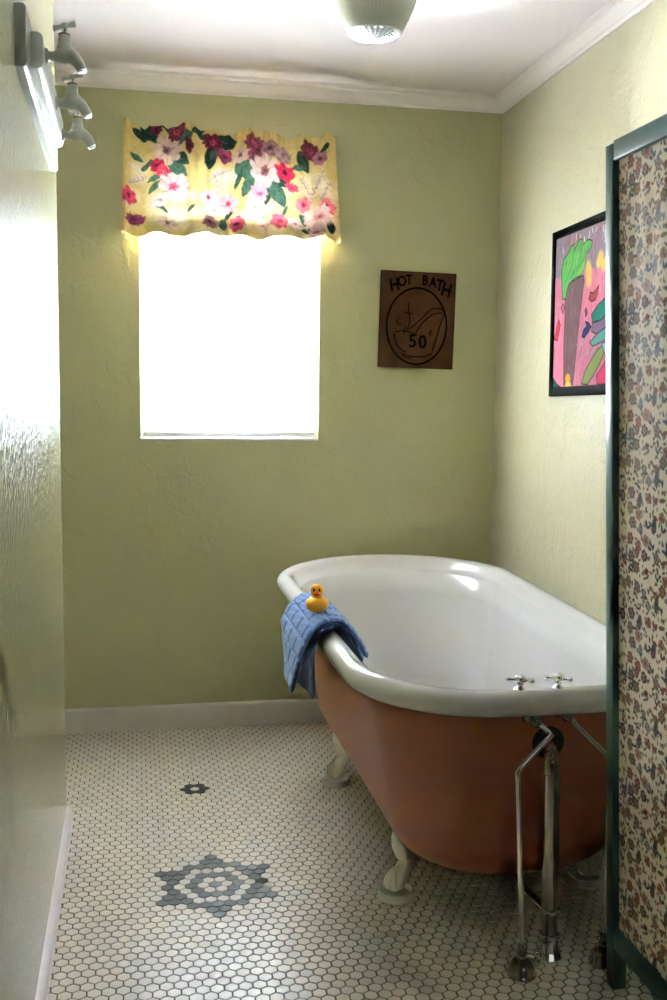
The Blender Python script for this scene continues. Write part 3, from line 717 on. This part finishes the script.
# ================================================================ TAP RACK ON THE LEFT WALL
rk = thing('tap_rack', 'white wooden double board mounted high on the left wall, carrying taps', 'rack', (XL, 2.3, 1.79))
def yboard(x0, x1, y0, y1, z0, z1, ch, name, m=M_brd):
    # board lying along y, thickness in x, with a chamfered, rounded front
    prof = [(x0, z0), (x1 - ch, z0), (x1 - ch * .35, z0 + ch * .35), (x1, z0 + ch), (x1, z1 - ch), (x1 - ch * .35, z1 - ch * .35), (x1 - ch, z1), (x0, z1)]
    n = len(prof); V = []
    for (yy, sh) in ((y0, 0), (y0 + .003, 1), (y1 - .003, 1), (y1, 0)):
        cx, cz = (x0 + x1) / 2, (z0 + z1) / 2; k = 1 if sh else .985
        V += [(x0 + (a - x0) * k, yy, cz + (b - cz) * k - .040 * (yy - 2.035)) for a, b in prof]
    F = [tuple(range(n)), tuple(reversed(range(3 * n, 4 * n)))]
    for e in range(3):
        for i in range(n): F.append((e * n + i, (e + 1) * n + i, (e + 1) * n + (i + 1) % n, e * n + (i + 1) % n))
    return put(name, V, F, m, rk, smooth=25)
yboard(XL, XL + .020, 1.957, 2.712, 1.793, 1.902, .006, 'backboard')
yboard(XL + .020, XL + .042, 2.035, 2.575, 1.816, 1.882, .009, 'front_board')
G().lathe([(.0045, 0), (.0045, .003), (.0001, .0045)], (XL + .0145, 2.37, 1.780), 12, axis=(0, 0, -1)).put('screw_cap', M_hook, rk)
def make_tap(y, label):
    x, z = XL + .042, 1.861 - .095 * (y - 2.05)
    t = thing('wall_tap', label, 'tap', (x, y, z), 'taps mounted on the white rack')
    g = G()
    S = spline([(0, 0, 0, .0155), (.004, 0, 0, .0155), (.007, 0, 0, .0105), (.016, 0, 0, .010), (.024, 0, .001, .0125), (.034, 0, .004, .0175), (.045, 0, .005, .0185), (.056, 0, .001, .0160), (.066, 0, -.008, .0135), (.073, 0, -.019, .0118), (.0765, 0, -.0265, .0112)], 4)
    g.tube([(x + s[0], y, z + s[2]) for s in S], [s[3] for s in S], 20, up=(0, 1, 0))
    g.lathe([(.0175, .004), (.0165, .018), (.0165, .022), (.0145, .024), (.0135, .036), (.0120, .042), (.0120, .045), (.0001, .045)], (x + .040, y, z), 20)
    b = g.put('tap_body', M_tap, t, smooth=45)
    G().lathe([(.0001, 0), (.0095, 0), (.0095, .002), (.0001, .002)], (x + .0768, y, z - .0285), 18, axis=(.25, 0, -1)).put('spout_mouth', M_eye, b)
    G().lathe([(.0001, .0445), (.0125, .0445), (.0125, .048), (.0001, .048)], (x + .040, y, z), 18).put('washer', M_brass, t)
    G().lathe([(.0001, .047), (.0055, .047), (.0050, .056), (.0062, .058), (.0001, .060)], (x + .040, y, z), 14).put('spindle', M_chrome, t)
    g = G(); zc = z + .064; a = math.radians(12); dx = math.cos(a)
    g.ball((x + .040, y, zc), .0082, (1, 1, .9))
    for s in (-1, 1):
        e = Vector((s * .0230 * math.cos(.35), s * .0230 * math.sin(.35), s * .0085)); c = Vector((x + .040, y, zc))
        g.tube([c, c + e * .45, c + e], [.0045, .0048, .0068], 12)
    g.put('tap_handle', M_tap, t, smooth=45)
    t.scale = (.86, .88, .86)
make_tap(2.092, 'cream painted tap on the rack, nearest the camera and highest in the photo')
make_tap(2.335, 'cream painted tap in the middle of the three on the rack')
make_tap(2.535, 'cream painted tap at the far end of the rack, nearest the window')

# ================================================================ CEILING LAMP
LX, LY = .612, 2.715
lamp = thing('ceiling_lamp', 'tapered milky glass ceiling lamp with prismatic bottom', 'lamp', (LX, LY, ZC))
G().lathe([(.0001, 0), (.078, 0), (.080, -.006), (.074, -.016), (.060, -.020), (.0001, -.020)][::-1], (LX, LY, ZC), 40).put('canopy', M_vinyl, lamp)
rib = lambda t, z: 1 + .006 * math.cos(60 * t)
G().lathe([(.0600, 2.2915), (.085, 2.288), (.102, 2.276), (.1085, 2.258), (.108, 2.238), (.101, 2.218), (.087, 2.186), (.0705, 2.153), (.067, 2.150)], (LX, LY, 0), 240, rad=rib).put('lamp_shade', M_shade, lamp, smooth=60)
def lens():
    V = []; F = []; nr, na = 36, 96
    for i in range(nr + 1):
        r = .0665 * i / nr
        for k in range(na):
            t = 2 * PI * k / na
            z = 2.1385 + .0125 * (r / .0665) ** 2.4 + .0013 * math.cos(r / .0665 * 2 * PI * 8) * (r > .008) + .0012 * math.cos(t * 24) * (r / .0665)
            V.append((LX + r * math.cos(t), LY + r * math.sin(t), z))
    for i in range(nr):
        for k in range(na): F.append((i * na + k, i * na + (k + 1) % na, (i + 1) * na + (k + 1) % na, (i + 1) * na + k))
    put('prismatic_lens', V, F, M_lens, lamp, smooth=12)
lens()

# ================================================================ CARVED PLAQUE
def make_plaque():
    c = (1.018, YB - .011, 1.497); t = thing('carved_wooden_sign', 'dark carved wooden sign reading HOT BATH 50¢ hanging on the back wall', 'sign', c)
    W_, H_ = .283, .349; ang = math.radians(1.2)
    R = Matrix.Translation(Vector(c)) @ Matrix.Rotation(ang, 4, 'Y')   # local x right, z up, -y out
    G().box((-W_ / 2, -.010, -H_ / 2), (W_ / 2, .010, H_ / 2), .003, M=R).put('board', M_wood, t)
    def loc(x, z): return tuple(R @ Vector((x, -.0106, z)))
    def linez(P, r, name, nn=8, g=None):
        own = g is None; g = g or G(); g.tube([loc(*p) for p in P], r, nn)
        return g.put(name, M_woodc, t, smooth=60) if own else g
    linez([(-.003 + .113 * math.cos(a), -.022 + .138 * math.sin(a)) for a in np.linspace(0, 2 * PI, 73)], .0034, 'carved_ring')
    g = G()
    # bathtub drawing: high back sweeping down to a spout end
    for P in ([(-.036, -.036), (-.010, -.016), (.018, .010), (.040, .034), (.062, .046), (.086, .044), (.100, .030), (.092, .006), (.082, -.030), (.072, -.070), (.060, -.110)],
              [(.094, .030), (.072, .028), (.048, .018), (.022, -.006), (.004, -.030), (-.006, -.048)],
              [(-.082, -.046), (-.055, -.040), (-.030, -.044), (.000, -.054)],
              [(-.088, -.050), (-.080, -.080), (-.062, -.106), (-.040, -.118)], [(-.060, -.122), (-.020, -.132), (.030, -.130), (.060, -.118)], [(-.052, -.128), (-.046, -.134), (-.020, -.140)],
              [(-.038, .062), (-.034, .030), (-.030, -.004), (-.038, -.034)], [(-.052, .028), (-.020, .022)], [(-.066, .010), (-.076, -.002), (-.072, -.018), (-.062, -.014)], [(-.050, -.050), (-.046, -.022)]):
        linez([tuple(p) for p in spline(P, 5)], .0021, '', 6, g)
    g.put('carved_bathtub_drawing', M_woodc, t, smooth=60)
    def letter(ch, x, z, size, rot, name, sx=1.0, ext=.0009):
        cu = bpy.data.curves.new('letter', 'FONT'); cu.body = ch; cu.size = size; cu.align_x = 'CENTER'; cu.align_y = 'CENTER'; cu.extrude = ext; cu.offset = .0016 if size > .04 else .0002
        o = bpy.data.objects.new('tmp', cu); COL.objects.link(o)
        dg = bpy.context.evaluated_depsgraph_get(); me = bpy.data.meshes.new_from_object(o.evaluated_get(dg))
        Lm = R @ Matrix.Translation(Vector((x, -.0108, z))) @ Matrix.Rotation(-rot, 4, 'Y') @ Matrix.Rotation(PI / 2, 4, 'X') @ Matrix.Diagonal((sx, 1, 1, 1))
        V = [tuple(Lm @ v.co) for v in me.vertices]; F = [tuple(p.vertices) for p in me.polygons]
        bpy.data.objects.remove(o); put(name, V, F, M_woodc, t, smooth=0)
    for ch, x, z, rz, s in (('H', -.092, .122, .20, .062), ('O', -.064, .136, .13, .050), ('T', -.038, .143, .07, .048), ('B', .022, .143, -.03, .048), ('A', .052, .137, -.10, .050), ('T', .078, .128, -.16, .056), ('H', .104, .112, -.22, .066)):
        letter(ch, x, z, s, rz, 'carved_letter', .8)
    for ch, x, z, s in (('5', -.016, -.078, .066), ('0', .022, -.080, .066), ('¢', .050, -.042, .034)):
        letter(ch, x, z, s, .05, 'carved_figure', .95, .0012)
make_plaque()

# ================================================================ FRAMED PICTURE ON THE RIGHT WALL
def make_picture():
    # frame lies on the wall plane x = XR; far edge at y 3.235, slightly out of plumb
    y_far, y_near, z0, z1, fw, dp = 3.206, 2.640, 1.232, 1.754, .026, .012
    t = thing('framed_painting', 'black framed childlike painting of a palm tree on the right wall', 'picture', (XR, (y_far + y_near) / 2, (z0 + z1) / 2))
    Rm = Matrix.Translation((XR, 2.94, 1.49)) @ Matrix.Rotation(math.radians(-1.3), 4, 'X') @ Matrix.Translation((-XR, -2.94, -1.49))
    g = G(); s = 0
    for a, b in [((XR - dp, y_far - fw, z0), (XR, y_far, z1)), ((XR - dp, y_near, z0), (XR, y_near + fw, z1)), ((XR - dp, y_near + fw, z0), (XR, y_far - fw, z0 + fw * 1.15)), ((XR - dp, y_near + fw, z1 - fw), (XR, y_far - fw, z1))]:
        g.box(a, b, .003, M=Rm)
    g.put('picture_frame', M_frame, t)
    W, H = 330, 300; c = Canvas(W, H, C3(216, 128, 146))
    ya, yb, za, zb_ = y_far - fw, y_near + fw, z1 - fw, z0 + fw * 1.15   # canvas x runs from far to near
    def f(x, y):   # zoom pixels of the photograph -> canvas cells
        s_ = (x - 130) / 235; yt = 200 - 80 * s_; t_ = (y - yt) / (895 - yt)
        # perspective: equal steps in the photo cover less wall as it comes nearer
        ua = 556.7 + s_ * 48.9; yy = XR / ((ua - 135) / 1038.7 + .0) ; yfar = XR / ((556.7 - 135) / 1038.7); ynr = XR / ((605.6 - 135) / 1038.7)
        frac = (yfar - yy) / (yfar - ynr)
        return (frac * (.37 / abs(ya - yb)) * W, t_ * H)
    rs = c.rs
    c.poly([f(130, 130), f(600, 0), f(600, 330), f(370, 350), f(300, 340), f(130, 380)], C3(146, 128, 136))
    for i in range(150):
        x, y = rs.uniform(0, W), rs.uniform(0, H * .30); col = [C3(110, 112, 134), C3(170, 130, 140), C3(190, 150, 150), C3(120, 110, 120)][rs.randint(4)]
        c.line([(x, y), (x + rs.uniform(-6, 6), y + rs.uniform(8, 26))], rs.uniform(2, 4), col, .6)
    for i in range(46):
        x, y = rs.uniform(0, W), rs.uniform(0, H * .09); col = [C3(200, 60, 50), C3(220, 120, 110), C3(150, 40, 50), C3(235, 220, 215)][rs.randint(4)]
        c.line([(x, y), (x + rs.uniform(-5, 5), y + rs.uniform(5, 18))], rs.uniform(2, 4), col, .9)
    for i in range(260):
        x, y = rs.uniform(0, W), rs.uniform(H * .33, H); col = [C3(226, 140, 152), C3(206, 108, 130), C3(232, 164, 164), C3(214, 120, 120)][rs.randint(4)]
        c.line([(x, y), (x + rs.uniform(-3, 3), y + rs.uniform(10, 34))], rs.uniform(2, 5), col, .45)
    def pg(P, col, edge=C3(26, 22, 24), ew=2.4): c.poly([f(*p) for p in P], col, edge=edge, ew=ew)
    for i in range(90):   # grey violet wash down the middle
        x, y = f(rs.uniform(235, 350), rs.uniform(600, 880)); c.line([(x, y), (x + rs.uniform(8, 20), y - rs.uniform(10, 24))], 3, [C3(150, 120, 150), C3(190, 150, 160), C3(120, 110, 130)][rs.randint(3)], .6)
    for x, y, r in ((282, 360, 13), (284, 400, 11), (278, 330, 9), (335, 300, 13), (350, 330, 11), (325, 320, 9)): p = f(x, y); c.blob(p[0], p[1], r, r * 1.1, C3(236, 196, 96), al=.85, soft=.6)
    pg([(182, 400), (215, 395), (258, 372), (262, 400), (252, 500), (240, 640), (228, 800), (222, 885), (180, 885), (176, 700), (178, 560), (176, 480)], C3(112, 84, 84))
    for i in range(60):
        x, y = rs.uniform(184, 246), rs.uniform(420, 840); x = min(x, 252 - (y - 420) * .06); p = f(x, y); c.line([p, (p[0] + rs.uniform(-2, 2), p[1] + rs.uniform(8, 22))], 2, [C3(80, 58, 62), C3(140, 110, 110), C3(96, 72, 84)][rs.randint(3)], .7)
    pg([(165, 480), (160, 400), (158, 345), (168, 290), (180, 275), (200, 235), (212, 222), (216, 250), (236, 205), (250, 202), (250, 232), (276, 208), (294, 214), (292, 240), (270, 280), (266, 310), (258, 345), (244, 375), (218, 384), (192, 410), (184, 440), (180, 478)], C3(92, 166, 82))
    for i in range(90):
        x, y = rs.uniform(172, 268), rs.uniform(240, 372); p = f(x, y); c.line([p, (p[0] + rs.uniform(2, 8), p[1] - rs.uniform(7, 18))], rs.uniform(1.5, 3), [C3(44, 104, 56), C3(150, 196, 110), C3(110, 140, 80), C3(150, 110, 90), C3(60, 130, 70)][rs.randint(5)], .7)
    for P in ([(176, 400), (205, 330), (214, 250)], [(196, 385), (236, 320), (248, 230)], [(214, 372), (258, 300), (284, 232)]): c.line([f(*q) for q in P], 1.8, C3(30, 60, 36), .8)
    for P in ([(196, 430), (192, 600), (196, 840)], [(222, 420), (216, 620), (212, 850)], [(240, 430), (232, 600)]): c.line([f(*q) for q in P], 1.4, C3(52, 36, 42), .7)
    for i in range(120):
        x, y = rs.uniform(0, W), rs.uniform(H * .35, H); c.line([(x, y), (x + rs.uniform(-3, 3), y + rs.uniform(4, 12))], 1.2, [C3(150, 60, 90), C3(240, 190, 190), C3(120, 70, 110), C3(190, 80, 90)][rs.randint(4)], .45)
    p = f(198, 855); c.blob(p[0], p[1], 12, 9, C3(240, 150, 40), soft=.6); p = f(200, 885); c.blob(p[0], p[1], 14, 6, C3(240, 200, 90), soft=.5)
    pg([(285, 485), (292, 455), (305, 460), (330, 425), (326, 460), (318, 490), (300, 500)], C3(160, 60, 56))
    pg([(258, 660), (265, 630), (280, 610), (272, 590), (290, 600), (300, 618), (288, 640), (268, 668)], C3(40, 44, 104))
    pg([(128, 665), (136, 640), (142, 600), (150, 575), (158, 600), (152, 640), (146, 672)], C3(196, 56, 60)); pg([(158, 520), (168, 500), (176, 520), (168, 545)], C3(206, 96, 110)); pg([(268, 540), (274, 525), (282, 550), (274, 570)], C3(120, 70, 120))
    pg([(300, 560), (330, 515), (372, 475), (420, 470), (420, 600), (360, 600), (325, 590), (306, 600)], C3(44, 128, 112)); pg([(305, 600), (340, 590), (375, 560), (420, 640), (360, 640), (330, 655), (302, 640)], C3(128, 104, 128))
    pg([(296, 690), (330, 650), (372, 620), (420, 620), (410, 660), (350, 690), (310, 710)], C3(96, 160, 150)); pg([(262, 885), (276, 830), (300, 780), (330, 730), (372, 690), (372, 720), (345, 790), (315, 850), (290, 890)], C3(134, 150, 84))
    pg([(122, 840), (130, 850), (150, 880), (165, 893), (122, 893)], C3(40, 96, 90)); pg([(330, 850), (372, 780), (430, 760), (430, 890), (335, 893)], C3(206, 60, 100)); pg([(350, 700), (372, 690), (430, 680), (430, 760), (380, 790)], C3(150, 190, 210))
    pg([(440, 250), (480, 180), (520, 200), (500, 300), (520, 420), (460, 420)], C3(80, 150, 90)); pg([(450, 420), (510, 420), (520, 890), (460, 890)], C3(118, 88, 86))
    nx, nz = W, H; V = []; F = []; Cc = []
    for j in range(nz):
        for i in range(nx):
            V.append(tuple(Rm @ Vector((XR - .008, ya + (yb - ya) * i / (nx - 1), za + (zb_ - za) * j / (nz - 1))))); Cc.append(c.a[j, i] * .56)
    for j in range(nz - 1):
        for i in range(nx - 1): F.append((j * nx + i, j * nx + i + 1, (j + 1) * nx + i + 1, (j + 1) * nx + i))
    put('painting_sheet', V, F, M_art, t, smooth=0, colors=np.array(Cc))
make_picture()

# ================================================================ FOLDING SCREEN
def make_screen():
    xs, yf, yn, zt = .970, 1.925, 1.445, 1.702
    LEAN = .0433   # the whole screen leans a little into the room
    t = thing('folding_screen', 'teal framed screen with small floral fabric panel, standing beside the bathtub', 'screen', (xs, (yf + yn) / 2, 0))
    pw = .030
    for y in (yf - pw + .006, yn):
        G().box((xs - .001, y, 0), (xs + .030, y + pw, zt + .012), .0022).put('post', M_screen, t)
    G().box((xs + .001, yn + pw, zt - .020), (xs + .026, yf - pw + .006, zt + .017), .002).put('top_rail', M_screen, t)
    G().box((xs + .001, yn + pw, .092), (xs + .026, yf - pw + .006, .134), .002).put('bottom_rail', M_screen, t)
    y0, y1, z0, z1 = yn + pw, yf - pw + .006, .134, zt - .020
    cell = .0020; W, H = int((y1 - y0) / cell), int((z1 - z0) / cell)
    c = Canvas(W, H, C3(224, 206, 182)); rs = c.rs
    blue, nav, rust, olive, grey, rose = C3(70, 78, 96), C3(40, 44, 60), C3(124, 70, 56), C3(84, 84, 58), C3(98, 94, 92), C3(160, 118, 100)
    # printed repeat: a block of motifs tiled in a half-drop
    bw, bh = 110, 118
    mot = []
    for gx in range(7):
        for gy in range(8):
            mot.append(((gx + rs.uniform(.15, .85)) * bw / 7, (gy + rs.uniform(.15, .85)) * bh / 8, rs.randint(9), rs.uniform(0, 6.28), rs.randint(6)))
    small = [(rs.uniform(0, bw), rs.uniform(0, bh), rs.uniform(0, 3.14), rs.randint(5), rs.uniform(3, 7)) for _ in range(330)]
    cols = [blue, nav, rust, olive, grey, rose]
    for bx in range(-1, W // bw + 2):
        for by_ in range(-1, H // bh + 2):
            ox, oy = bx * bw, by_ * bh + (bx % 2) * bh // 2
            for x, y, a_, k, ln in small: c.leaf(ox + x, oy + y, ln, 2.6, a_, cols[k])
            for x, y, kd, a_, ci in mot:
                X, Y = ox + x, oy + y
                if not (-20 < X < W + 20 and -20 < Y < H + 20): continue
                co = cols[ci]
                if kd in (0, 1):     # round flower
                    c.blob(X, Y, 6.5, 6.5, co, petals=6, rot=a_); c.blob(X, Y, 3.6, 3.6, rose, petals=6, rot=a_ + .5); c.blob(X, Y, 1.7, 1.7, rust)
                elif kd == 2:        # paisley bloom
                    c.blob(X, Y, 5, 8.5, nav, rot=.25, petals=10, depth=.15); c.blob(X, Y, 3.4, 6.6, grey, rot=.25, petals=8); c.blob(X, Y - 1, 1.8, 3.6, nav, rot=.25); c.blob(X, Y + 2.5, 2.0, 2.2, rust)
                elif kd == 3:        # daisy outline
                    for q in range(6): c.blob(X + 3.6 * math.cos(a_ + q * 1.05), Y + 3.6 * math.sin(a_ + q * 1.05), 2.1, 2.1, rose if q % 2 else rust)
                    c.blob(X, Y, 1.8, 1.8, olive)
                elif kd == 4:        # stem with leaves
                    c.line([(X - 5 * math.cos(a_), Y - 5 * math.sin(a_)), (X + 5 * math.cos(a_), Y + 5 * math.sin(a_))], 1, olive)
                    for q in (-3, 0, 3):
                        for s in (-1, 1): c.leaf(X + q * math.cos(a_) - s * 2.4 * math.sin(a_), Y + q * math.sin(a_) + s * 2.4 * math.cos(a_), 5, 2.2, a_ + s * .8, co)
                elif kd == 5: c.leaf(X, Y, 12, 4.5, a_, co, grey)
                elif kd == 6:
                    c.blob(X, Y, 3.5, 4.5, rust, petals=4, rot=a_); c.blob(X, Y, 1.5, 1.8, nav)
                elif kd == 7:
                    c.leaf(X - 2, Y, 9, 3.4, a_, blue); c.leaf(X + 2, Y + 2, 8, 3, a_ + 1.2, nav)
                else:
                    for q in range(5): c.blob(X + rs.uniform(-4, 4), Y + rs.uniform(-4, 4), 1.5, 1.5, co)
    V = []; F = []
    for j in range(H):
        z = z1 - (z1 - z0) * j / (H - 1)
        for i in range(W): V.append((xs + .013 + .0009 * math.sin(i * .21 + .4 * math.sin(j * .01)), y1 - (y1 - y0) * i / (W - 1), z))
    ii, jj = np.meshgrid(np.arange(W - 1), np.arange(H - 1)); b = (jj * W + ii).ravel()
    F = np.c_[b, b + 1, b + W + 1, b + W]
    put('fabric_panel', V, F, M_fabric, t, smooth=80, colors=c.a.reshape(-1, 3))
    t.location = (xs, (yf + yn) / 2, 0); t.rotation_euler = (0, -LEAN, 0)
make_screen()
